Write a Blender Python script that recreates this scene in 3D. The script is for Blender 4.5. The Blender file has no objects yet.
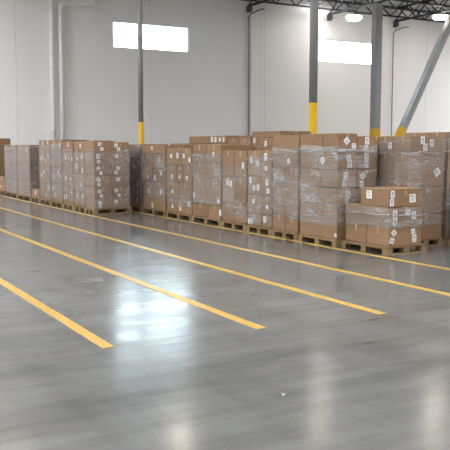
import bpy, bmesh, math, random
from mathutils import Vector, Matrix, noise
random.seed(11)
S = bpy.context.scene
COL = S.collection

# ------------------------------------------------------------------ helpers
def tag(o, label=None, cat=None, group=None, kind=None):
    if label: o['label'] = label
    if cat: o['category'] = cat
    if group: o['group'] = group
    if kind: o['kind'] = kind
    return o

def add_box(bm, x0, x1, y0, y1, z0, z1, mi=0):
    v = [bm.verts.new(p) for p in ((x0,y0,z0),(x1,y0,z0),(x1,y1,z0),(x0,y1,z0),(x0,y0,z1),(x1,y0,z1),(x1,y1,z1),(x0,y1,z1))]
    for f in ((0,3,2,1),(4,5,6,7),(0,1,5,4),(1,2,6,5),(2,3,7,6),(3,0,4,7)):
        fc = bm.faces.new([v[i] for i in f]); fc.material_index = mi
    return v

def add_bar(bm, a, b, w, h=None, up=(0,0,1)):
    a, b = Vector(a), Vector(b); h = h or w
    d = (b-a).normalized(); u = Vector(up)
    if abs(d.dot(u)) > .98: u = Vector((0,1,0))
    s = d.cross(u).normalized(); t = s.cross(d).normalized()
    vs = [bm.verts.new(p + s*sx*w/2 + t*tz*h/2) for p in (a,b) for sx,tz in ((-1,-1),(1,-1),(1,1),(-1,1))]
    for f in ((0,3,2,1),(4,5,6,7),(0,1,5,4),(1,2,6,5),(2,3,7,6),(3,0,4,7)):
        bm.faces.new([vs[i] for i in f])

def add_tube(bm, pts, r, n=16, cap=True):
    pts = [Vector(p) for p in pts]; rings = []
    for i, p in enumerate(pts):
        if i == 0: d = pts[1]-p
        elif i == len(pts)-1: d = p-pts[i-1]
        else: d = (pts[i+1]-p).normalized() + (p-pts[i-1]).normalized()
        d.normalize()
        u = Vector((0,1,0)) if abs(d.y) < .9 else Vector((1,0,0))
        s = d.cross(u).normalized(); t = s.cross(d).normalized()
        rr = r[i] if isinstance(r, (list, tuple)) else r
        k = 1.0
        if 0 < i < len(pts)-1:
            c = (pts[i+1]-p).normalized().dot((p-pts[i-1]).normalized())
            k = 1.0/max(.5, math.sqrt((1+c)/2))
        rings.append([bm.verts.new(p + (s*math.cos(q)+t*math.sin(q))*rr*k**.5) for q in [2*math.pi*j/n for j in range(n)]])
    for a, b in zip(rings, rings[1:]):
        for j in range(n):
            f = bm.faces.new((a[j], a[(j+1)%n], b[(j+1)%n], b[j])); f.smooth = True
    if cap:
        bm.faces.new(rings[0][::-1]); bm.faces.new(rings[-1])

def add_lathe(bm, prof, n=32, c=(0,0,0)):
    rings = [[bm.verts.new((c[0]+r*math.cos(2*math.pi*j/n), c[1]+r*math.sin(2*math.pi*j/n), c[2]+z)) for j in range(n)] for r, z in prof]
    for a, b in zip(rings, rings[1:]):
        for j in range(n):
            f = bm.faces.new((a[j], a[(j+1)%n], b[(j+1)%n], b[j])); f.smooth = True
    bm.faces.new(rings[0][::-1]); bm.faces.new(rings[-1])

def obj(name, bm, mats, parent=None, bevel=0, loc=None, keep_uv=False):
    bmesh.ops.recalc_face_normals(bm, faces=bm.faces)
    me = bpy.data.meshes.new(name); bm.to_mesh(me); bm.free()
    for m in (mats if isinstance(mats, (list, tuple)) else [mats]): me.materials.append(m)
    o = bpy.data.objects.new(name, me); COL.objects.link(o)
    if parent: o.parent = parent
    if loc: o.location = loc
    if bevel:
        b = o.modifiers.new('bevel', 'BEVEL'); b.width = bevel; b.segments = 2; b.limit_method = 'ANGLE'
    return o

def empty(name, loc=(0,0,0)):
    o = bpy.data.objects.new(name, None); COL.objects.link(o); o.location = loc
    o.empty_display_size = .1
    return o

# ------------------------------------------------------------------ materials
class NT:
    def __init__(s, name):
        s.m = bpy.data.materials.new(name); s.m.use_nodes = True
        s.t = s.m.node_tree; s.n = s.t.nodes; s.n.clear()
        s.out = s.n.new('ShaderNodeOutputMaterial')
    def new(s, t, **k):
        n = s.n.new(t)
        for a, v in k.items():
            if a.startswith('_'): setattr(n, a[1:], v)
        return n
    def link(s, a, b): s.t.links.new(a, b)
    def coords(s, scale=(1,1,1), rot=(0,0,0), which='Object', loc=(0,0,0)):
        c = s.new('ShaderNodeTexCoord'); m = s.new('ShaderNodeMapping')
        m.inputs['Scale'].default_value = scale; m.inputs['Rotation'].default_value = rot; m.inputs['Location'].default_value = loc
        s.link(c.outputs[which], m.inputs['Vector']); return m.outputs['Vector']
    def noise(s, vec, scale, detail=4, rough=.55):
        n = s.new('ShaderNodeTexNoise'); n.inputs['Scale'].default_value = scale
        n.inputs['Detail'].default_value = detail; n.inputs['Roughness'].default_value = rough
        if vec is not None: s.link(vec, n.inputs['Vector'])
        return n.outputs['Fac']
    def ramp(s, fac, stops):
        r = s.new('ShaderNodeValToRGB'); e = r.color_ramp.elements
        while len(e) < len(stops): e.new(.5)
        for i, (p, c) in enumerate(stops):
            e[i].position = p; e[i].color = c if len(c) == 4 else (*c, 1)
        s.link(fac, r.inputs['Fac']); return r.outputs['Color']
    def mix(s, fac, a, b, mode='MIX'):
        n = s.new('ShaderNodeMix'); n.data_type = 'RGBA'; n.blend_type = mode
        for sock, v in ((n.inputs[0], fac), (n.inputs[6], a), (n.inputs[7], b)):
            if hasattr(v, 'links'): s.link(v, sock)
            else: sock.default_value = v if not isinstance(v, tuple) or len(v) == 4 else (*v, 1)
        return n.outputs[2]
    def math(s, op, a, b=0.0, c=None):
        n = s.new('ShaderNodeMath'); n.operation = op
        for i, v in enumerate((a, b) if c is None else (a, b, c)):
            if hasattr(v, 'links'): s.link(v, n.inputs[i])
            else: n.inputs[i].default_value = v
        return n.outputs[0]
    def bump(s, h, strength=.2, dist=.01):
        b = s.new('ShaderNodeBump'); b.inputs['Strength'].default_value = strength; b.inputs['Distance'].default_value = dist
        s.link(h, b.inputs['Height']); return b.outputs['Normal']
    def pbsdf(s, color, rough=.5, metal=0, spec=.5, normal=None):
        p = s.new('ShaderNodeBsdfPrincipled')
        for k, v in (('Base Color', color), ('Roughness', rough), ('Metallic', metal), ('Specular IOR Level', spec)):
            if hasattr(v, 'links'): s.link(v, p.inputs[k])
            else: p.inputs[k].default_value = (*v, 1) if isinstance(v, tuple) and len(v) == 3 else v
        if normal: s.link(normal, p.inputs['Normal'])
        return p.outputs['BSDF']
    def done(s, sh): s.link(sh, s.out.inputs['Surface']); return s.m

def simple(name, color, rough=.5, metal=0, nscale=6, var=.12, spec=.5):
    t = NT(name); n = t.noise(t.coords(), nscale)
    c0 = tuple(max(0, c*(1-var)) for c in color); c1 = tuple(min(1, c*(1+var)) for c in color)
    return t.done(t.pbsdf(t.ramp(n, [(.3, c0), (.7, c1)]), rough, metal, spec))

def mat_carton():
    t = NT('corrugated_cardboard')
    info = t.new('ShaderNodeObjectInfo')
    v = t.coords(); fl = t.noise(t.coords((3, 3, 40)), 1.0, 3)
    blot = t.noise(v, 3.0, 4)
    base = t.ramp(info.outputs['Random'], [(0, (.195, .112, .058)), (.35, (.275, .163, .089)), (.7, (.235, .142, .080)), (1, (.315, .189, .106))])
    c = t.mix(.35, base, t.ramp(blot, [(.3, (.20, .119, .064)), (.7, (.31, .190, .110))]))
    c = t.mix(.14, c, t.ramp(fl, [(.35, (.20, .118, .066)), (.65, (.40, .26, .155))]))
    return t.done(t.pbsdf(c, .75, 0, .25, t.bump(fl, .08, .002)))

def mat_wood():
    t = NT('pallet_pine')
    g = t.noise(t.coords((9, 2, 22)), 1.2, 5)
    info = t.new('ShaderNodeObjectInfo')
    c = t.ramp(g, [(.25, (.15, .088, .042)), (.55, (.25, .16, .082)), (.8, (.32, .215, .118))])
    c = t.mix(.35, c, t.ramp(info.outputs['Random'], [(0, (.12, .075, .040)), (1, (.36, .25, .14))]))
    return t.done(t.pbsdf(c, .8, 0, .2, t.bump(g, .3, .004)))

def mat_film(name, haze, gloss=.55, seed=0.0, tint=(.86, .86, .87)):
    t = NT(name)
    v1 = t.coords((2.2, 2.2, 20), (.12, .10, 0), loc=(seed, seed*.7, 0))
    v2 = t.coords((3.0, 3.0, 15), (-.55, .5, 0), loc=(seed*2, 0, seed))
    v3 = t.coords((2.5, 2.5, 11), (.75, -.6, 0), loc=(0, seed, seed*3))
    n1 = t.noise(v1, 1.0, 4, .6); n2 = t.noise(v2, 1.0, 4, .6); n3 = t.noise(v3, 1.0, 4, .6)
    def big(o, sc, lo, hi): return t.ramp(t.noise(t.coords((1, 1, 1.5), loc=(seed+o, 3, seed-o)), sc, 3), [(lo, (0, 0, 0)), (hi, (1, 1, 1))])
    def ridge(n, k):
        q = t.math('SUBTRACT', 1.0, t.math('MULTIPLY', t.math('ABSOLUTE', t.math('SUBTRACT', n, .5)), k)); return t.math('MAXIMUM', q, 0.0)
    w = t.math('ADD', t.math('MULTIPLY', n1, .45), t.math('ADD', t.math('MULTIPLY', n2, .35), t.math('MULTIPLY', n3, .2)))
    m = t.math('MULTIPLY', ridge(n1, 16), big(0, 2.2, .42, .66))
    m = t.math('MAXIMUM', m, t.math('MULTIPLY', ridge(n2, 22), big(9, 1.9, .48, .66)))
    m = t.math('MAXIMUM', m, t.math('MULTIPLY', ridge(n3, 26), big(17, 1.7, .50, .66)))
    soft = t.math('MULTIPLY', big(5, 2.6, .52, .76), .15)
    fac = t.math('MINIMUM', t.math('ADD', t.math('ADD', t.math('MULTIPLY', m, .42), soft), haze), .85)
    nrm = t.bump(w, 1.0, .03)
    tr = t.new('ShaderNodeBsdfTransparent')
    df = t.pbsdf(tint, .3, 0, .6, nrm)
    m1 = t.new('ShaderNodeMixShader'); t.link(fac, m1.inputs[0]); t.link(tr.outputs[0], m1.inputs[1]); t.link(df, m1.inputs[2])
    gl = t.new('ShaderNodeBsdfGlossy'); gl.inputs['Roughness'].default_value = .16; t.link(nrm, gl.inputs['Normal'])
    fr = t.new('ShaderNodeFresnel'); fr.inputs['IOR'].default_value = 1.5; t.link(nrm, fr.inputs['Normal'])
    m2 = t.new('ShaderNodeMixShader'); t.link(t.math('MULTIPLY', fr.outputs[0], gloss), m2.inputs[0])
    t.link(m1.outputs[0], m2.inputs[1]); t.link(gl.outputs[0], m2.inputs[2])
    return t.done(m2.outputs[0])

def mat_floor():
    t = NT('polished_concrete')
    v = t.coords()
    a = t.noise(v, .35, 6, .6); b = t.noise(v, 2.2, 6, .65); f = t.noise(v, 40, 3)
    sw = t.noise(t.coords((.35, 2.4, 1), (0, 0, .5)), 1.0, 5, .65)       # trowel / tyre streaks
    sw2 = t.noise(t.coords((2.0, .25, 1), (0, 0, .2)), 1.0, 5, .6)
    c = t.ramp(a, [(.3, (.120, .117, .112)), (.7, (.170, .166, .160))])
    c = t.mix(.35, c, t.ramp(b, [(.3, (.095, .092, .088)), (.7, (.170, .166, .160))]))
    huge = t.noise(v, .16, 3, .5)
    c = t.mix(.45, c, t.ramp(huge, [(.38, (.085, .083, .080)), (.5, (.145, .142, .137)), (.64, (.205, .201, .194))]))
    sc = t.noise(t.coords((.9, 3.4, 1), loc=(3, 7, 0)), 1.3, 7, .72)
    c = t.mix(.30, c, t.ramp(sc, [(.36, (.05, .049, .047)), (.5, (.142, .139, .134)), (.66, (.26, .256, .248))]))
    c = t.mix(.40, c, t.ramp(sw, [(.34, (.060, .058, .056)), (.5, (.142, .139, .134)), (.68, (.23, .226, .219))]))
    c = t.mix(.22, c, t.ramp(sw2, [(.32, (.05, .048, .046)), (.5, (.128, .125, .121)), (.7, (.20, .197, .19))]))
    c = t.mix(.10, c, t.ramp(f, [(.3, (.06, .06, .06)), (.7, (.22, .22, .21))]))
    # saw-cut control joints
    sep = t.new('ShaderNodeSeparateXYZ'); t.link(v, sep.inputs[0])
    def joint(sock, off, period):
        m = t.math('PINGPONG', t.math('SUBTRACT', sock, off), period/2)
        return t.math('LESS_THAN', m, .005)
    j = t.math('MAXIMUM', joint(sep.outputs['Y'], 5.60, 5.65), joint(sep.outputs['X'], .35, 6.0))
    c = t.mix(t.math('MULTIPLY', j, .55), c, (.06, .058, .055))
    r = t.new('ShaderNodeMapRange'); t.link(t.math('ADD', t.math('MULTIPLY', b, .5), t.math('MULTIPLY', sw, .5)), r.inputs['Value'])
    r.inputs['From Min'].default_value = .35; r.inputs['From Max'].default_value = .65
    r.inputs['To Min'].default_value = .12; r.inputs['To Max'].default_value = .25
    wav = t.noise(t.coords((1.1, 4.5, 1)), 1.0, 2, .5)
    nrm = t.bump(wav, .16, .012)
    return t.done(t.pbsdf(c, r.outputs[0], 0, .26, nrm))

def mat_line():
    t = NT('yellow_floor_paint')
    b = t.noise(t.coords(), 9, 6, .7); s = t.noise(t.coords((4, .7, 1)), 2.0, 5, .65)
    c = t.ramp(s, [(.3, (.50, .30, .055)), (.6, (.58, .36, .075))])
    c = t.mix(t.ramp(b, [(.60, (0, 0, 0)), (.78, (.55, .55, .55))]), c, (.24, .22, .18))
    return t.done(t.pbsdf(c, .35, 0, .5))

def mat_wall():
    t = NT('painted_tilt_up_concrete')
    n = t.noise(t.coords((.25, .25, .12)), 1.0, 4); f = t.noise(t.coords(), 14, 3)
    c = t.ramp(n, [(.3, (.83, .81, .80)), (.7, (.88, .862, .852))])
    return t.done(t.pbsdf(c, .7, 0, .2, t.bump(f, .05, .003)))

def mat_emit(name, color, strength):
    t = NT(name); e = t.new('ShaderNodeEmission')
    e.inputs['Color'].default_value = (*color, 1); e.inputs['Strength'].default_value = strength
    return t.done(e.outputs[0])

def mat_glass():
    t = NT('window_glass')
    tr = t.new('ShaderNodeBsdfTransparent'); g = t.new('ShaderNodeBsdfGlossy'); g.inputs['Roughness'].default_value = .03
    fr = t.new('ShaderNodeFresnel'); fr.inputs['IOR'].default_value = 1.45
    m = t.new('ShaderNodeMixShader'); t.link(fr.outputs[0], m.inputs[0]); t.link(tr.outputs[0], m.inputs[1]); t.link(g.outputs[0], m.inputs[2])
    return t.done(m.outputs[0])

M = dict(
    carton=mat_carton(), wood=mat_wood(), floor=mat_floor(), line=mat_line(), wall=mat_wall(), glass=mat_glass(),
    tape=simple('tan_packing_tape', (.36, .235, .13), .3, 0, 8, .1),
    gap=simple('carton_seam', (.12, .07, .04), .9),
    label=simple('white_label_paper', (.82, .82, .82), .5, 0, 20, .04),
    ink=simple('black_label_ink', (.22, .22, .23), .6),
    steel=simple('grey_painted_steel', (.30, .30, .305), .45, 0, 3, .08),
    dark=simple('dark_joist_paint', (.022, .022, .025), .55, 0, 3, .15),
    gusset=simple('grey_bracket_steel', (.10, .10, .105), .5),
    safety=simple('safety_yellow_paint', (.72, .43, .015), .45, 0, 5, .07),
    pipe=simple('white_painted_pipe', (.82, .81, .80), .45, 0, 3, .04),
    conduit=simple('dark_downpipe_paint', (.27, .26, .255), .5),
    deck=simple('white_roof_deck', (.72, .72, .71), .6, 0, 2, .05),
    frame=simple('white_window_frame', (.75, .76, .78), .4),
    housing=simple('lamp_housing_aluminium', (.35, .35, .36), .35, .6),
    lamp=mat_emit('lamp_lens', (1.0, .90, .76), 26),
    sky=mat_emit('skylight_and_fill_glow', (.98, .99, 1.0), 16.0),
    scrap=simple('white_paper_scrap', (.85, .85, .85), .6),
    joint=simple('panel_joint_sealant', (.70, .69, .68), .8),
)
FILM = [mat_film('stretch_film_clear', .05, .55, 1.3), mat_film('stretch_film_cloudy', .05, .6, 4.1),
        mat_film('stretch_film_heavy', .15, .7, 7.7, (.60, .60, .64)), mat_film('stretch_film_light', .02, .4, 9.2)]
M['rope'] = mat_film('twisted_film_rope', .22, .8, 2.2)

# ------------------------------------------------------------------ the room
WY, WX0, WX1, WY0, ZC = 34.0, -18.0, 48.0, -20.0, 9.5
bm = bmesh.new(); add_box(bm, WX0, WX1, WY0, WY, -.2, 0)
tag(obj('floor', bm, M['floor']), 'grey polished concrete warehouse floor', 'floor', kind='structure')

WIN = [(13.40+11.72*k, 17.33+11.72*k-.1*(k == 1)) for k in range(-2, 3)]     # clerestory openings along the back wall
WZ0, WZ1 = 6.22, 7.43
def wall_with_holes(name, a0, a1, p0, p1, holes, z0, z1, axis):
    bm = bmesh.new()
    def bx(u0, u1, za, zb):
        if axis == 'x': add_box(bm, u0, u1, p0, p1, za, zb)
        else: add_box(bm, p0, p1, u0, u1, za, zb)
    bx(a0, a1, 0, z0); bx(a0, a1, z1, ZC)
    e = a0
    for h0, h1 in holes:
        bx(e, h0, z0, z1); e = h1
    bx(e, a1, z0, z1)
    return tag(obj(name, bm, M['wall']), kind='structure')
wall_with_holes('wall_back', WX0, WX1, WY, WY+.25, WIN, WZ0, WZ1, 'x')
LW = [(-12, -8), (0, 4), (12, 16), (24, 28)]  # unseen windows, added so the film has daylight to reflect
wall_with_holes('wall_left', WY0, WY, WX0-.25, WX0, LW, 5.4, 7.4, 'y')
bm = bmesh.new(); add_box(bm, WX1, WX1+.25, WY0, WY, 0, ZC); tag(obj('wall_right', bm, M['wall']), kind='structure')
bm = bmesh.new(); add_box(bm, WX0, WX1, WY0-.25, WY0, 0, ZC); tag(obj('wall_front', bm, M['wall']), kind='structure')

# windows: frame + glass, real openings to the sky; portals guide the daylight
def portal(name, loc, rot, sx, sy):
    l = bpy.data.lights.new(name, 'AREA'); l.shape = 'RECTANGLE'; l.size = sx; l.size_y = sy
    l.cycles.is_portal = True
    o = bpy.data.objects.new(name, l); COL.objects.link(o); o.location = loc; o.rotation_euler = rot
for i, (a, b) in enumerate(WIN):
    w = empty('window_%d' % (i+1), ((a+b)/2, WY+.12, WZ0)); hw, hh = (b-a)/2, WZ1-WZ0
    bm = bmesh.new()
    for q in ((-hw, -hw+.05, 0, hh), (hw-.05, hw, 0, hh), (-hw+.05, hw-.05, 0, .05), (-hw+.05, hw-.05, hh-.05, hh)):
        add_box(bm, q[0], q[1], -.04, .04, q[2], q[3])
    obj('window_frame', bm, M['frame'], w)
    bm = bmesh.new(); add_box(bm, -hw+.05, hw-.05, -.005, .005, .05, hh-.05); obj('window_pane', bm, M['glass'], w)
    tag(w, ['', '', 'bright high window behind the slender column', 'bright high window beside the thick grey column', ''][i] or 'bright high clerestory window in the back wall', 'window', kind='structure')
    portal('daylight_portal', ((a+b)/2, WY+.02, (WZ0+WZ1)/2), (math.pi/2, 0, math.pi), b-a, WZ1-WZ0)
for i, (a, b) in enumerate(LW):
    w = empty('window_%d' % (i+6), (WX0-.12, (a+b)/2, 5.4)); hw = (b-a)/2
    bm = bmesh.new()
    for q in ((-hw, -hw+.05, 0, 2), (hw-.05, hw, 0, 2), (-hw+.05, hw-.05, 0, .05), (-hw+.05, hw-.05, 1.95, 2)):
        add_box(bm, -.04, .04, q[0], q[1], q[2], q[3])
    obj('window_frame', bm, M['frame'], w)
    bm = bmesh.new(); add_box(bm, -.005, .005, -hw+.05, hw-.05, .05, 1.95); obj('window_pane', bm, M['glass'], w)
    tag(w, 'unseen high window added in the left side wall for film reflections', 'window', kind='structure')
    portal('daylight_portal', (WX0-.02, (a+b)/2, 6.4), (math.pi/2, 0, -math.pi/2), b-a, 2)

# ceiling deck openings: wall-side skylight, the others added out of view for fill
SKY = []
for x, y in ((-12, -12), (-3, -12), (6, -12), (-12, 0), (-3, 1), (-12, 12), (-4, 13), (3, 6), (9, -3), (13, 4), (16, -8), (22, 0), (-12, 24), (-5, 26.5), (1.5, 27.5), (29, 5), (26, -12), (33, -9), (-9, 18),
             (38, 4), (38, 10), (38, 16), (42, 21.5), (38, 22), (37.5, 27.5), (42, 27.5), (32, 12), (-12, 29.5), (-8, 29.5)):
    SKY.append((x, x+2.6, y, y+3.2))
SKY.append((24.3, 25.9, 32.4, 33.4))
xs = sorted({WX0, WX1} | {s[0] for s in SKY} | {s[1] for s in SKY}); ys = sorted({WY0, WY} | {s[2] for s in SKY} | {s[3] for s in SKY})
bm = bmesh.new()
for x0, x1 in zip(xs, xs[1:]):
    for y0, y1 in zip(ys, ys[1:]):
        mx, my = (x0+x1)/2, (y0+y1)/2
        if not any(s[0] < mx < s[1] and s[2] < my < s[3] for s in SKY):
            add_box(bm, x0, x1, y0, y1, ZC, ZC+.2)
bmesh.ops.remove_doubles(bm, verts=bm.verts, dist=1e-4)
tag(obj('ceiling', bm, M['deck']), 'pale metal roof deck above dark joists', 'ceiling', kind='structure')
for s in SKY:
    bm = bmesh.new(); add_box(bm, s[0], s[1], s[2], s[3], ZC+.10, ZC+.14)
    tag(obj('ceiling_skylight_fill', bm, M['sky']), 'bright skylight panel in the roof deck, added fill light except beside the back wall', 'skylight', kind='structure')

# wall joints, pilaster strip
def wallbox(name, x0, x1, z0, z1, d, m):
    bm = bmesh.new(); add_box(bm, x0, x1, WY-d, WY-.001, z0, z1); return tag(obj(name, bm, m), kind='structure')
k = 1
for x in (8.9, 15.25, 32.9, 44.9):
    wallbox('trim_%d' % k, x-.015, x+.015, .02, ZC-.02, .006, M['joint']); k += 1
wallbox('trim_%d' % k, 20.78, 21.18, .0, 8.9, .10, M['wall']); k += 1
wallbox('trim_%d' % k, 21.42, 21.45, .0, 8.9, .006, M['joint']); k += 1
wallbox('trim_%d' % k, 21.66, 21.69, .0, 8.9, .006, M['joint']); k += 1
wallbox('baseboard_back', WX0, 10.2, 0, .12, .012, M['joint'])

# roof framing
def truss(name, a, b, z0, z1, pitch, chord, web):
    a, b = Vector(a), Vector(b); d = b-a; L = d.length; d.normalize()
    root = empty(name, (0, 0, 0))
    side = d.cross(Vector((0,0,1)))
    for nm, z in (('top_chord', z1), ('bottom_chord', z0)):
        bm = bmesh.new()
        for s in (-1, 1):
            add_bar(bm, a+side*s*chord*.6+Vector((0,0,z)), b+side*s*chord*.6+Vector((0,0,z)), chord*.9, chord)
        obj(nm, bm, M['dark'], root)
    bm = bmesh.new(); n = int(L/pitch); p = L/n
    for i in range(n):
        u0 = a+d*(i*p); u1 = a+d*((i+.5)*p); u2 = a+d*((i+1)*p)
        add_bar(bm, u0+Vector((0,0,z0)), u1+Vector((0,0,z1)), web); add_bar(bm, u1+Vector((0,0,z1)), u2+Vector((0,0,z0)), web)
    obj('web', bm, M['dark'], root)
    return root
jl = {33.55: 'dark steel roof joist hugging the top of the back wall', 31.7: 'dark steel roof joist, second out from the back wall',
      29.9: 'dark steel roof joist, third out from the back wall', 28.1: 'dark steel roof joist, fourth out from the back wall'}
for y, lb in jl.items():
    tag(truss('ceiling_joist', (8, y, 0), (47.5, y, 0), 8.92, 9.40, 1.25, .065, .05), lb, 'roof joist', 'roof joists', 'structure')
for x, lb in ((20.7, 'dark roof girder landing on the wall above the wall downpipe and pilaster strip'), (25.75, 'dark roof girder landing on the bracket above the wide window'),
              (30.4, 'dark roof girder over the thin wall pipe beside the braced column'), (35.2, 'dark roof girder above the top of the diagonal brace')):
    tag(truss('ceiling_girder', (x, 24, 0), (x, 33.95, 0), 8.74, 9.46, 1.6, .085, .06), lb, 'roof girder', 'roof girders', 'structure')
    bm = bmesh.new(); add_box(bm, x-.045, x+.045, 33.70, 33.99, 8.42, 8.70); add_box(bm, x-.13, x+.13, 33.95, 33.995, 8.40, 8.72)
    tag(obj('ceiling_bracket', bm, M['gusset']), kind='structure')

# steel columns
def column(name, x, y, r, ylw, label, square=False, top=ZC-.02):
    root = empty(name, (x, y, 0))
    def seg(nm, z0, z1, m, k=1.0):
        bm = bmesh.new()
        if square: add_box(bm, -r*k, r*k, -r*k, r*k, z0, z1)
        else: add_lathe(bm, [(r*k, z0), (r*k, z1)], 28)
        return obj(nm, bm, m, root, .012 if square else 0)
    bm = bmesh.new(); add_box(bm, -r*1.8, r*1.8, -r*1.8, r*1.8, .0, .03); obj('base_plate', bm, M['steel'], root)
    seg('painted_guard', .03, ylw, M['safety'], 1.015); seg('shaft', ylw, top, M['steel'])
    return tag(root, label, 'column', 'steel columns')
column('steel_post', 12.0, 27.67, .10, 2.60, 'slender grey steel column crossing the high window, yellow base behind the cartons')
column('steel_post', 12.0, 16.47, .108, 2.77, 'thick grey steel column with tall yellow base behind the tall wrapped stack')
column('steel_post', 25.72, 30.04, .19, 2.56, 'square grey steel column with yellow base next to the slanted brace', True, 8.68)
root = empty('diagonal_brace', (25.72, 30.04, 0))
p0, p1 = Vector((.55, 0, .32)), Vector((5.18, 0, 8.6))
dr = (p1-p0).normalized(); ym = p0 + dr*((2.62-p0.z)/dr.z)
bm = bmesh.new(); add_bar(bm, p0, ym, .345, .345, (0,1,0)); obj('painted_guard', bm, M['safety'], root, .01)
bm = bmesh.new(); add_bar(bm, ym, p1, .33, .33, (0,1,0)); obj('shaft', bm, M['steel'], root, .01)
bm = bmesh.new(); add_box(bm, .35, .95, -.03, .03, 0, .42); obj('gusset_plate', bm, M['steel'], root)
tag(root, 'slanted grey steel brace with yellow foot rising from the square column', 'brace')

# wall pipes
def pipe(name, pts, r, m, label, cl):
    root = empty(name, pts[0])
    b = Vector(pts[0]); bm = bmesh.new(); add_tube(bm, [Vector(p)-b for p in pts], r, 16); obj('pipe_run', bm, m, root)
    for z in cl:
        bm = bmesh.new(); add_lathe(bm, [(r*1.18, z-.04), (r*1.18, z+.04)], 20); obj('pipe_collar', bm, m, root)
    return tag(root, label, 'pipe')
pipe('drain_pipe', [(10.46, 33.86, 0), (10.46, 33.86, 9.46)], .095, M['pipe'], 'straight white drain pipe running up the wall, closer to the corner', (2.4, 5.2, 6.9))
zz = 7.93
pipe('drain_pipe', [(10.86, 33.80, 0), (10.86, 33.80, zz-.16), (10.91, 33.80, zz-.05), (11.02, 33.80, zz), (12.38, 33.80, zz+.04), (12.50, 33.80, zz+.10), (12.54, 33.80, zz+.22), (12.54, 33.80, 9.46)],
     .095, M['pipe'], 'white wall pipe that elbows sideways near the top and rises again', (2.4, 5.2, 6.9))
pipe('downpipe', [(20.66, 33.9, 0), (20.66, 33.9, 8.15), (20.74, 33.86, 8.32), (21.3, 33.8, 8.6), (21.5, 33.78, 8.62)], .04, M['conduit'], 'thin dark downpipe on the wall beside the pilaster strip', (2.5, 5.5))
pipe('downpipe', [(30.24, 33.9, 0), (30.24, 33.9, 8.05), (30.34, 33.86, 8.22), (31.0, 33.8, 8.44), (31.3, 33.78, 8.46)], .03, M['conduit'], 'thin dark downpipe on the wall between square column and brace', (2.5, 5.5))

# high-bay lamps
def make_lamp():
    root = empty('high_bay_lamp')
    bm = bmesh.new(); add_lathe(bm, [(.05, .30), (.10, .29), (.12, .24), (.20, .23), (.34, .17), (.41, .12), (.42, .10), (.40, .09)], 32); obj('housing', bm, M['housing'], root)
    bm = bmesh.new(); add_lathe(bm, [(.395, .085), (.385, .0), (.33, -.07), (.22, -.115), (.10, -.135), (.01, -.14)], 32); obj('lens', bm, M['lamp'], root)
    bm = bmesh.new(); add_tube(bm, [(0, 0, .295), (0, 0, .75)], .012, 8); obj('hanger', bm, M['dark'], root)
    return root
def dup(root, loc):
    r = root.copy(); COL.objects.link(r); r.location = loc
    for ch in root.children:
        c = ch.copy(); COL.objects.link(c); c.parent = r
    return r
lamp0 = make_lamp(); lamp0.location = (25.55, 31.62, 8.18)
tag(lamp0, 'round glowing high bay lamp above the high window by the square column', 'lamp', 'high bay lamps')
tag(dup(lamp0, (30.7, 30.8, 8.52)), 'glowing high bay lamp partly behind the slanted brace', 'lamp', 'high bay lamps')
for x, y in ((11.0, 22.4), (16.6, 22.4), (20.4, 20.2), (5.4, 22.4), (-4, 22.4)):  # last positions are unseen lamps added for lighting, not mirrored in the floor
    tag(dup(lamp0, (x, y, 8.4)), 'round high bay lamp hanging over the aisle', 'lamp', 'high bay lamps over the aisle')

# ------------------------------------------------------------------ floor lines and scraps
for x, y0, y1, lb in ((2.185, 5.74, 30, 'yellow floor line that ends closest to the camera'), (3.605, 5.69, 31, 'yellow floor line, second from the camera'),
                  (4.95, 5.62, 32, 'yellow floor line, third from the camera'), (6.25, 5.6, 33, 'yellow floor line, fourth from the camera, running along the jutting stack'),
                  (7.57, 5.6, 33, 'yellow floor line running along the pallet fronts')):
    bm = bmesh.new()
    y = y0; n = 60; prev = None
    for i in range(n+1):
        t = y + (y1-y)*(i/n)**1.5
        l = bm.verts.new((x-.052+random.uniform(-.002, .002), t, .004)); r = bm.verts.new((x+.052+random.uniform(-.002, .002), t, .004))
        l2 = bm.verts.new((l.co.x, t, .0005)); r2 = bm.verts.new((r.co.x, t, .0005))
        cur = (l, r, r2, l2)
        if prev:
            for a in range(4): bm.faces.new((prev[a], prev[(a+1)%4], cur[(a+1)%4], cur[a]))
        else: bm.faces.new(cur)
        prev = cur
    bm.faces.new(prev)
    tag(obj('floor_line', bm, M['line']), lb, 'floor line', 'yellow lane lines', 'structure')
def scrap(x, y, s, lb):
    bm = bmesh.new()
    vs = [bm.verts.new((s*math.cos(a)*random.uniform(.6, 1), s*math.sin(a)*random.uniform(.6, 1), .012+.02*random.random())) for a in [i*math.pi/4 for i in range(8)]]
    c = bm.verts.new((0, 0, .006)); c2 = bm.verts.new((0, 0, .002))
    for i in range(8):
        bm.faces.new((vs[i], vs[(i+1)%8], c)); bm.faces.new((vs[(i+1)%8], vs[i], c2))
    tag(obj('paper_scrap', bm, M['scrap'], loc=(x, y, 0)), lb, 'paper scrap', 'paper scraps on the floor')
SCRAPS = True

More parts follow.
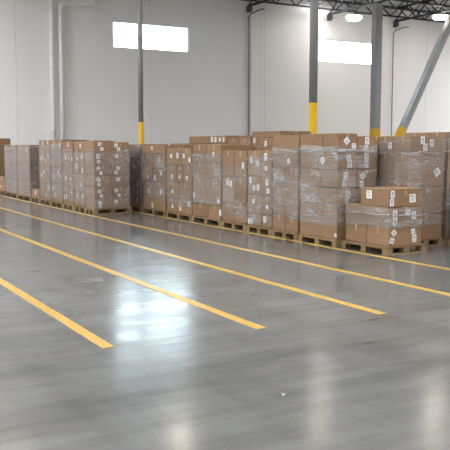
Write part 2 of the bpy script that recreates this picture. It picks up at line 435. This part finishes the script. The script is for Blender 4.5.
# ------------------------------------------------------------------ pallets, cartons, film
def make_pallet(w, d, h=.13):
    """w along Y, d along X, origin at front near corner"""
    root = empty('wooden_pallet')
    bm = bmesh.new(); n = 7; bw = w/n
    for i in range(n):                                   # deck boards run along X
        add_box(bm, 0, d, i*bw+.008, (i+1)*bw-.008, h-.022, h)
    for x in (0, d/2-.05, d-.10): add_box(bm, x, x+.10, 0, w, h-.042, h-.0222)
    obj('deck', bm, M['wood'], root)
    for y in (0, w/2-.055, w-.11):
        for x in (0, d/2-.06, d-.12):
            bm = bmesh.new(); add_box(bm, x, x+.12, y, y+.11, .0202, h-.0422); obj('block', bm, M['wood'], root, .003)
        bm = bmesh.new(); add_box(bm, 0, d, y, y+.11, .0, .02); obj('bottom_board', bm, M['wood'], root)
    return root

def sticker_bm(face, s, rot, kind):
    """white label with printed marks, lying on a face: 'x' = facing -X, 'y' = facing -Y"""
    bm = bmesh.new(); c, sn = math.cos(rot), math.sin(rot)
    def quad(u0, u1, v0, v1, off, mi):
        ps = []
        for u, v in ((u0, v0), (u1, v0), (u1, v1), (u0, v1)):
            a, b = u*c-v*sn, u*sn+v*c
            ps.append(bm.verts.new((-off, -a, b) if face == 'x' else (a, -off, b)))
        f = bm.faces.new(ps); f.material_index = mi
    h = s*(.5 if kind != 'tall' else .68); w = s*.5
    quad(-w, w, -h, h, .0, 0)
    if kind == 'haz':
        quad(-w*.75, w*.75, -h*.75, -h*.62, .0008, 1); quad(-w*.75, -w*.62, -h*.62, h*.75, .0008, 1)
        quad(-w*.35, -w*.1, -h*.3, h*.5, .0008, 1); quad(w*.05, w*.3, -h*.5, h*.3, .0008, 1); quad(w*.5, w*.62, -h*.3, h*.6, .0008, 1)
    elif kind == 'tall':
        quad(-w*.5, -w*.12, -h*.25, h*.7, .0008, 1); quad(w*.15, w*.5, -h*.25, h*.7, .0008, 1); quad(-w*.6, w*.6, -h*.7, -h*.5, .0008, 1)
    else:
        quad(-w*.8, w*.5, h*.45, h*.7, .0008, 1)
        for i in range(7): quad(-w*.75+i*w*.21, -w*.75+i*w*.21+w*(.05+.07*(i % 2)), -h*.7, -h*.05, .0008, 1)
        quad(-w*.8, w*.8, h*.1, h*.2, .0008, 1)
    return bm
STK = {}
def sticker(parent, face, pos, s=.10, rot=0.0, kind='tall'):
    key = (face, round(s, 3), round(rot, 2), kind)
    if key not in STK:
        o = obj('shipping_label', sticker_bm(face, s, rot, kind), [M['label'], M['ink']], parent); STK[key] = o.data
    else:
        o = bpy.data.objects.new('shipping_label', STK[key]); COL.objects.link(o); o.parent = parent
    o.location = pos; o['label'] = 'white printed shipping label'
    return o

ORD = ['bottom', 'second', 'third', 'fourth', 'fifth', 'sixth', 'seventh', 'eighth']
def carton(x0, x1, y0, y1, z0, z1, stickers, label, group):
    """box with slightly soft sides, top flaps and tape; origin at base centre"""
    cx, cy = (x0+x1)/2, (y0+y1)/2; w, d, h = x1-x0, y1-y0, z1-z0
    bm = bmesh.new()
    nx, ny, nz = 3, 4, 3
    vs = {}
    b = random.uniform(-.003, .003)
    def co(i, j, k):
        fx, fy, fz = i/nx, j/ny, k/nz
        bul = b*math.sin(math.pi*fy)*math.sin(math.pi*fz)
        x = -w/2+w*fx; y = -d/2+d*fy; z = h*fz
        if i == 0: x += .003+bul
        if j == 0: y += .004+bul
        if k == nz: z -= .003+.004*math.sin(math.pi*fy)*math.sin(math.pi*fx)
        return x, y, z
    def v(i, j, k):
        if (i, j, k) not in vs: vs[(i, j, k)] = bm.verts.new(co(i, j, k))
        return vs[(i, j, k)]
    for j in range(ny):
        for k in range(nz):
            for i in (0, nx): bm.faces.new((v(i, j, k), v(i, j+1, k), v(i, j+1, k+1), v(i, j, k+1)))
    for i in range(nx):
        for k in range(nz):
            for j in (0, ny): bm.faces.new((v(i, j, k), v(i+1, j, k), v(i+1, j, k+1), v(i, j, k+1)))
        for j in range(ny):
            for k in (0, nz): bm.faces.new((v(i, j, k), v(i+1, j, k), v(i+1, j+1, k), v(i, j+1, k)))
    o = obj('shipping_carton', bm, M['carton'], None, .010, (cx, cy, z0))
    tag(o, label, 'carton', group)
    # tape over the top seam, down both visible ends
    bm = bmesh.new(); t = .025
    if w > d:                                           # seam along X, end on the -X face
        add_box(bm, -w/2+.0015, w/2, -t, t, h-.0045, h-.0005); add_box(bm, -w/2+.0015, -w/2+.0035, -t, t, h-.11 if h > .2 else h*.5, h-.0045)
    else:
        add_box(bm, -t, t, -d/2+.0015, d/2, h-.0045, h-.0005); add_box(bm, -t, t, -d/2+.0015, -d/2+.0035, h-.11 if h > .2 else h*.5, h-.0045)
    obj('packing_tape', bm, M['tape'], o)
    for face, u, vv, s, rot, kind in stickers:
        # u, v in 0..1 across the face (u from far/left to near/right as seen)
        if face == 'x': p = (-w/2+.0005, d/2-u*d, vv*h)
        else: p = (-w/2+u*w, -d/2+.0005, vv*h)
        sticker(o, face, p, s, rot, kind)
    return o

def rnd_st(n, face='x', s=.085):
    out = []
    for i in range(n):
        k = random.choice(['tall', 'tall', 'haz', 'bar'])
        out.append((face, random.uniform(.2, .8), random.uniform(.24, .78), s*random.uniform(.85, 1.1), random.choice([0, 0, 0, .78, -.1]) if k == 'haz' else random.uniform(-.05, .05), k))
    # keep them apart
    out.sort(key=lambda q: q[1])
    for i, q in enumerate(out): out[i] = (q[0], min(.85, max(.15, (i+.5)/n+random.uniform(-.12, .12))), *q[2:])
    return out

def film(x0, x1, y0, y1, z0, z1, mat, label, seed, amp=.008, ropes=(), droop=True):
    """stretch film round a load: a wrinkled open sleeve just outside the cartons"""
    g = .012; r = .03
    X0, X1, Y0, Y1 = x0-g, x1+g, y0-g, y1+g
    path = []
    def seg(a, b, nrm):
        L = (Vector(b)-Vector(a)).length; n = max(2, int(L/.045))
        for i in range(n): path.append((a[0]+(b[0]-a[0])*i/n, a[1]+(b[1]-a[1])*i/n, nrm[0], nrm[1]))
    seg((X0, Y1), (X0, Y0), (-1, 0)); seg((X0, Y0), (X1, Y0), (0, -1)); seg((X1, Y0), (X1, Y1), (1, 0)); seg((X1, Y1), (X0, Y1), (0, 1))
    n = len(path); m = max(2, int((z1-z0)/.045)); bm = bmesh.new(); rows = []
    for k in range(m+1):
        row = []
        for i, (px, py, nx, ny) in enumerate(path):
            z = z0+(z1-z0)*k/m
            u = i*.045
            if k == m and droop: z += .05*(noise.noise((u*2.2, seed, 3))) - .02
            w1 = noise.noise((u*.9+seed*3, z*7+u*1.3, seed)); w2 = noise.noise((u*4, z*16-u*3, seed+5))
            dsp = amp*(.5*abs(w1)+.35*abs(w2))
            row.append(bm.verts.new((px+nx*dsp, py+ny*dsp, z)))
        rows.append(row)
    for a, b in zip(rows, rows[1:]):
        for i in range(n):
            f = bm.faces.new((a[i], a[(i+1)%n], b[(i+1)%n], b[i])); f.smooth = True
    o = obj('stretch_wrap', bm, mat)
    tag(o, label, 'stretch film', 'stretch film around loads')
    for z in ropes:
        bm = bmesh.new(); pts = []
        e = g+.012+amp*.85
        cor = [(x0-e, y1+e), (x0-e, y0-e), (x1+e, y0-e), (x1+e, y1+e)]
        for a, b in zip(cor, cor[1:]+cor[:1]):
            for i in range(14):
                t = i/14
                pts.append((a[0]+(b[0]-a[0])*t, a[1]+(b[1]-a[1])*t, z+.05*noise.noise((a[0]+t*3, a[1], seed+z))))
        pts.append(pts[0])
        add_tube(bm, pts, .007, 7); obj('twisted_band', bm, M['rope'], o)
    return o

PALCACHE = {}
G_C, G_P = 'cartons stacked on pallets', 'wooden pallets under loads'
def place_pallet(x, y, w, d, label):
    key = (round(w, 3), round(d, 3))
    if key not in PALCACHE: PALCACHE[key] = p = make_pallet(w, d); p.location = (x, y, 0)
    else: p = dup(PALCACHE[key], (x, y, 0))
    return tag(p, label, 'pallet', G_P)

COLN = {1: [''], 2: ['far column', 'near column'], 3: ['far column', 'middle column', 'near column'], 4: ['far column', 'second column from far end', 'third column from far end', 'near column']}
def stack(x, d, yfar, ynear, layers, sp, pallet=True, st=None, haze=None, filmz=None, ropes=(), zbase=.13, dens=1.0, seed=1.0, side=None, depthcols=1, pal_pad=.0, filmsplit=None):
    """layers: list of (ztop, [column fractions], (optional) x inset). st: dict (layer, col, depth) -> stickers"""
    st = st or {}
    if pallet: place_pallet(x-.02, ynear-.01, yfar-ynear+.02, d+.04, 'wooden pallet under the load, ' + sp)
    z = zbase + .001
    nl = len(layers)
    for li, L in enumerate(layers):
        zt, fr = L[0], L[1]; inset = L[2] if len(L) > 2 else 0
        tot = sum(fr); y = yfar; nc = len(fr)
        for ci, f in enumerate(fr):
            yn = y-(yfar-ynear)*f/tot
            cw = d/depthcols
            for di in range(depthcols):
                lay = ('top' if li == nl-1 and nl > 1 else ORD[li]) + ' layer'
                key = (li, ci, di)
                if key in st: ss = st[key]
                elif di == 0: ss = rnd_st(1 if random.random() < .55*dens else (2 if random.random() < .5*dens else 0)) if y-yn > .2 else (rnd_st(1) if random.random() < .4*dens else [])
                else: ss = []
                if side and ci == nc-1 and key not in st: ss = ss + side(li, di)
                dcol = '' if depthcols == 1 else (' aisle side' if di == 0 else ' inner side')
                cn = COLN.get(nc, [ORD[i] for i in range(nc)])[ci]
                lb = ('labelled' if ss else 'plain') + ' brown carton, ' + lay + (', ' + cn if cn else '') + dcol + ', ' + sp
                j = random.uniform(0, .006)
                zz = zt
                if di > 0 and li == nl-1: zz = zt-.04
                carton(x+inset+di*cw+(.002 if di else j), x+(di+1)*cw-.003, yn+.005, y-.005, z+.0005, zz-.005, ss, lb, G_C)
            y = yn
        z = zt
    if haze is not None:
        z0, z1 = filmz or (zbase+.02, layers[-1][0]-.03)
        film(x, x+d, ynear, yfar, z0, z1, FILM[haze], 'clear stretch film around the load, ' + sp, seed, ropes=ropes)

T = 'tall'
# --- aisle row, from the near end ---------------------------------------------------
# waist-high stack
lo = 'waist-high stack'
place_pallet(7.72, 8.70, 1.09, .80, 'wooden pallet under the waist-high stack')
def C(x0, x1, y0, y1, z0, z1, ss, lb): carton(x0, x1, y0, y1, z0, z1, ss, lb, G_C)
C(7.79, 8.45, 9.255, 9.775, .131, .415, [], 'plain brown carton, bottom layer, far column, waist-high stack')
C(7.79, 8.45, 8.745, 9.248, .131, .415, [('y', .16, .70, .085, .75, 'haz'), ('y', .10, .28, .085, -.35, 'haz'), ('y', .74, .72, .08, .2, 'haz'), ('y', .78, .34, .085, 0, T)],
  'brown carton with four crooked white labels, bottom layer, near column, waist-high stack')
C(7.79, 8.45, 8.745, 9.775, .418, .712, [('y', .18, .66, .085, 0, T), ('y', .18, .28, .085, 0, T), ('y', .57, .72, .09, -.1, 'haz'), ('y', .75, .55, .085, .1, T)],
  'long brown carton in the middle layer of the waist-high stack')
C(7.80, 8.44, 8.755, 9.42, .714, .995, [('x', .30, .62, .125, 0, 'bar'), ('y', .10, .70, .08, 0, T), ('y', .08, .26, .08, 0, T), ('y', .72, .45, .125, .05, 'bar')],
  'brown carton with barcode labels on top of the waist-high stack')
film(7.79, 8.45, 8.745, 9.775, .40, .73, FILM[0], 'clear film band wound around the middle of the waist-high stack', 3.3, ropes=(.60,))

# tall stack beside it (its near side shows two carton columns)
def side_g(li, di):
    if di == 0: return {5: [('y', .45, .55, .10, .75, 'haz'), ('y', .82, .25, .085, 0, 'bar')], 4: [('y', .55, .62, .10, .2, 'haz'), ('y', .62, .28, .09, 0, T)], 3: [('y', .42, .66, .085, 0, T), ('y', .36, .24, .085, 0, T)], 2: [('y', .56, .6, .085, 0, T), ('y', .5, .2, .07, 0, T)]}.get(li, [('y', .5, .5, .08, 0, T)])
    return {5: [('y', .5, .66, .085, 0, T), ('y', .45, .16, .08, 0, 'haz')], 4: [('y', .48, .66, .085, 0, T), ('y', .48, .26, .085, 0, T)], 3: [('y', .3, .62, .10, .7, 'haz'), ('y', .25, .15, .08, 0, T)]}.get(li, [('y', .4, .5, .08, 0, T)])
sg = 'second aisle stack from near end'
g_layers = [(.405, [1]), (.685, [.62, .38]), (.965, [.5, .5]), (1.26, [.55, .45]), (1.565, [.5, .5]), (1.84, [.6, .4])]
stg = {(4, 1, 0): [('x', .2, .45, .10, .78, 'haz')] + side_g(4, 0), (0, 0, 0): [('x', .97, .25, .055, 0, 'bar')]}
for li in range(6):
    for ci in range(2):
        if (li, ci, 0) not in stg: stg[(li, ci, 0)] = side_g(li, 0) if ci == len(g_layers[li][1])-1 else []
stack(7.66, .80, 10.862, 9.83, g_layers, sg, st=stg, haze=0, filmz=(.34, 1.66), ropes=(1.585, 1.56), seed=2.1, side=side_g, depthcols=2)
# third
stack(7.68, .80, 11.75, 10.945, [(.42, [.5, .5]), (.70, [.5, .5]), (.98, [1]), (1.27, [.45, .55]), (1.56, [1]), (1.83, [1])], 'third aisle stack from near end',
      st={(4, 0, 0): [('x', .62, .35, .09, .4, 'haz')], (5, 0, 0): [], (0, 0, 0): [], (0, 1, 0): [], (1, 0, 0): [], (1, 1, 0): []}, haze=1, filmz=(.36, 1.62), ropes=(1.53,), seed=5.4, dens=.3)
# fourth and fifth: tall upright cartons
stack(7.72, .78, 12.70, 11.83, [(.37, [.58, .42]), (.72, [.58, .42]), (1.08, [.58, .42]), (1.56, [.58, .42])], 'fourth aisle stack from near end',
      st={(2, 0, 0): [('x', .2, .75, .085, 0, T), ('x', .45, .35, .09, .2, 'haz'), ('x', .75, .4, .085, 0, T)], (2, 1, 0): [('x', .5, .7, .085, 0, T), ('x', .6, .25, .09, .3, 'haz')],
          (3, 0, 0): [('x', .25, .6, .085, 0, T), ('x', .7, .5, .10, .3, 'haz')], (3, 1, 0): [('x', .35, .75, .10, .1, T), ('x', .4, .3, .08, 0, 'haz')],
          (0, 0, 0): [('x', .1, .3, .08, 0, T), ('x', .3, .35, .08, 0, T)], (0, 1, 0): [('x', .3, .6, .085, 0, T)]}, haze=0, seed=8.2, filmz=(.16, 1.46))
stack(7.72, .78, 13.70, 12.74, [(.50, [.5, .5]), (1.02, [.5, .5]), (1.555, [.5, .5])], 'fifth aisle stack from near end',
      st={(1, 0, 0): [('x', .45, .8, .085, 0, T), ('x', .72, .75, .085, 0, T)], (2, 1, 0): [('x', .7, .45, .085, 0, T)], (0, 0, 0): [], (0, 1, 0): [], (2, 0, 0): [], (1, 1, 0): []}, haze=3, seed=9.9, filmz=(.2, 1.3))
# sixth, with a loose top film
stack(7.74, .78, 15.06, 13.77, [(.41, [.55, .45]), (.96, [.5, .5]), (1.30, [.5, .5]), (1.675, [.5, .5])], 'sixth aisle stack from near end',
      st={(1, 1, 0): [('x', .8, .2, .08, 0, T)], (1, 0, 0): [('x', .1, .3, .08, 0, T)], (0, 1, 0): [('x', .92, .5, .085, 0, T)]}, haze=0, seed=12.4, filmz=(.42, 1.5), ropes=(1.44,), dens=.4)
# seventh and eighth
stack(7.74, .78, 16.40, 15.10, [(.44, [.4, .3, .3]), (.83, [.5, .5]), (1.22, [.4, .3, .3]), (1.60, [.62, .38])], 'seventh aisle stack from near end', haze=3, seed=14.8, filmz=(.3, 1.3), dens=1.4)
stack(7.74, .78, 17.80, 16.46, [(.44, [1]), (.80, [.5, .5]), (1.12, [.45, .55]), (1.46, [.5, .5]), (1.665, [1])], 'eighth aisle stack from near end', haze=0, seed=17.1, filmz=(.4, 1.5), dens=1.2)
stack(7.74, .78, 18.95, 17.88, [(.55, [.5, .5]), (1.0, [.5, .5]), (1.40, [.5, .5]), (1.70, [.5, .5])], 'ninth aisle stack from near end', haze=2, seed=19.1)

# --- inner rows behind the aisle row ---------------------------------------------------
w2 = 'second-lane stack beside the waist-high one'
stack(8.60, .72, 10.0, 9.17, [(.55, [1]), (.98, [1]), (1.535, [.5, .5]), (1.80, [.5, .5])], 'inner stack behind the waist-high one',
      st={(3, 1, 0): [('y', .62, .55, .085, 0, T), ('y', .34, .72, .085, 0, T), ('y', .42, .3, .085, 0, T)], (2, 1, 0): [('y', .80, .42, .12, .6, 'haz')], (3, 0, 0): [('x', .8, .4, .08, 0, T)], (2, 0, 0): [], (1, 0, 0): [], (0, 0, 0): []},
      haze=0, seed=22.5, filmz=(.36, 1.76), ropes=(1.52,))
stack(9.44, .78, 9.12, 8.22, [(.42, [1]), (.75, [1]), (1.08, [1])], 'low stack at the near end of the inner lane',
      st={(0, 0, 0): [('x', .06, .55, .10, 0, 'bar'), ('x', .06, .15, .06, 0, 'bar')], (1, 0, 0): [('x', .1, .7, .08, 0, T)], (2, 0, 0): [('x', .1, .55, .08, 0, T), ('x', .08, .2, .08, 0, T)]}, haze=3, seed=25.0)
stack(9.44, .78, 10.25, 9.2, [(.6, [1]), (1.1, [1]), (1.55, [1]), (1.87, [.5, .5])], 'tall rearmost stack at the near end', st={}, dens=.3, haze=3, seed=26.0)
stack(8.61, .76, 14.0, 12.90, [(.7, [1]), (1.25, [1]), (1.64, [.5, .5]), (1.815, [.22, .62, .16]), (1.95, [1])], 'inner stack behind the fourth aisle stack', dens=.8)
stack(8.61, .76, 15.04, 14.05, [(.7, [1]), (1.25, [1]), (1.64, [.5, .5]), (1.82, [.55, .45])], 'inner stack behind the sixth aisle stack', dens=.5, st={(3, 0, 0): [], (3, 1, 0): []})
stack(8.61, .76, 16.95, 15.09, [(.7, [.5, .5]), (1.25, [.5, .5]), (1.70, [.5, .5]), (1.885, [.55, .45])], 'inner stack behind the seventh aisle stack', dens=1.3,
      st={(3, 1, 0): [('x', .2, .55, .08, 0, T), ('x', .4, .5, .08, 0, T), ('x', .65, .5, .08, 0, 'haz'), ('x', .85, .5, .08, 0, T)], (3, 0, 0): []})
stack(8.61, .76, 18.0, 17.0, [(.7, [1]), (1.25, [1]), (1.72, [.55, .45])], 'inner stack behind the eighth aisle stack', dens=1.0)

# --- jutting stack and the row beyond it -----------------------------------------------
def side_p(li, di):
    r = random.Random(li*7+di)
    if di == 0: return [('y', .22+.2*r.random(), .66, .085, r.choice([0, .2, .7]), r.choice([T, 'haz'])), ('y', .2+.3*r.random(), .24, .08, 0, 'haz')] if li not in (0,) else [('y', .3, .64, .085, .1, 'haz'), ('y', .32, .25, .08, 0, 'haz')]
    return [('y', .2+.15*r.random(), .66, .085, 0, 'haz'), ('y', .2+.2*r.random(), .25, .08, .3, 'haz')][: 2 if li % 2 else 1]
stack(6.42, .92, 18.30, 17.66, [(.38, [1]), (.66, [1]), (.94, [1]), (1.20, [1]), (1.51, [1]), (1.79, [1])], 'stack jutting into the aisle', st={}, haze=0, seed=31.0, side=side_p, depthcols=2, dens=0.2, filmz=(.16, 1.6))
bey = 'beyond the jutting stack'
stack(6.47, .80, 19.30, 18.40, [(.5, [.5, .5]), (.95, [1]), (1.25, [.5, .5]), (1.55, [.5, .5]), (1.78, [1])], 'first stack ' + bey, haze=1, seed=33.0, dens=2.0, filmz=(.2, 1.5))
stack(6.47, .80, 20.22, 19.36, [(.6, [.5, .5]), (1.1, [.5, .5]), (1.5, [.5, .5]), (1.78, [1])], 'second stack ' + bey, haze=1, seed=35.0, dens=1.2, filmz=(.2, 1.6))
stack(6.47, .80, 21.30, 20.27, [(.6, [.5, .5]), (1.1, [.5, .5]), (1.55, [.5, .5]), (1.83, [.6, .4])], 'third stack ' + bey, haze=2, seed=37.0, dens=.6, filmz=(.2, 1.75))
stack(6.47, .80, 22.40, 21.36, [(.6, [.5, .5]), (1.1, [.5, .5]), (1.55, [.5, .5]), (1.83, [1])], 'fourth stack ' + bey, haze=1, seed=39.0, dens=.6, filmz=(.2, 1.7))
stack(6.47, .72, 23.36, 22.46, [(.37, [1])], 'knee-high box stack ' + bey, st={(0, 0, 0): [('x', .5, .6, .12, 0, 'bar')]})
stack(6.47, .80, 24.88, 23.44, [(.6, [.5, .5]), (1.1, [.5, .5]), (1.45, [.5, .5]), (1.70, [.5, .5])], 'grey film-clad stack, near one', haze=2, seed=41.0, dens=.3)
stack(6.47, .80, 26.50, 24.96, [(.6, [.5, .5]), (1.1, [.5, .5]), (1.45, [.5, .5]), (1.70, [.5, .5])], 'grey film-clad stack, far one', haze=2, seed=43.0, dens=.3)
stack(6.47, .80, 27.6, 26.6, [(.36, [1]), (.62, [1])], 'low stack past the grey film-clad ones', dens=1.5)
stack(7.74, .80, 29.7, 27.7, [(.6, [.5, .5]), (1.1, [.5, .5]), (1.45, [.5, .5]), (1.68, [.5, .5])], 'dark recessed stack behind the knee-high box', haze=0, seed=45.0, dens=2.0)
stack(6.47, .82, 30.3, 28.9, [(.7, [.5, .5]), (1.3, [.5, .5]), (1.72, [.5, .5]), (1.96, [1])], 'tall bare stack past the low one', dens=.4)

scrap(2.72, 4.02, .014, 'small white paper scrap on bare floor in front of the line ends')
scrap(2.13, 7.45, .014, 'small white paper scrap on the floor beyond the first yellow line')

# a flat offcut of clear film left on the floor
bm = bmesh.new(); g = {}
for i in range(11):
    for j in range(6): g[i, j] = bm.verts.new((-.17+.034*i, -.15+.06*j+.03*math.sin(i*.9), .004+.008*abs(noise.noise((i*.5, j*.7, 2)))))
for i in range(10):
    for j in range(5): bm.faces.new((g[i, j], g[i+1, j], g[i+1, j+1], g[i, j+1])).smooth = True
o = obj('film_offcut', bm, FILM[3], loc=(3.12, 8.85, 0)); o.rotation_euler.z = -.3
tag(o, 'flat scrap of clear film lying on the floor between two yellow lines', 'film scrap')

# ------------------------------------------------------------------ world, camera, render settings
w = bpy.data.worlds.new('daylight'); S.world = w; w.use_nodes = True
bg = w.node_tree.nodes['Background']; bg.inputs[0].default_value = (.70, .90, 1.0, 1); bg.inputs[1].default_value = 13.0

cd = bpy.data.cameras.new('camera'); cam = bpy.data.objects.new('camera', cd); COL.objects.link(cam)
cd.sensor_width = 36; cd.sensor_height = 36; cd.lens = 36*770/450; cd.clip_end = 300
pitch, yaw = math.radians(5.7106), math.radians(29.6222)
cam.location = (0, 0, 1.6); cam.rotation_euler = (math.pi/2-pitch, 0, -yaw)
S.camera = cam
S.view_settings.view_transform = 'Standard'; S.view_settings.look = 'None'; S.view_settings.gamma = 1
S.view_settings.use_curve_mapping = False
S.view_settings.exposure = 0.5
S.cycles.use_denoising = True
S.cycles.max_bounces = 8; S.cycles.diffuse_bounces = 5; S.cycles.transparent_max_bounces = 24
S.cycles.sample_clamp_indirect = 6
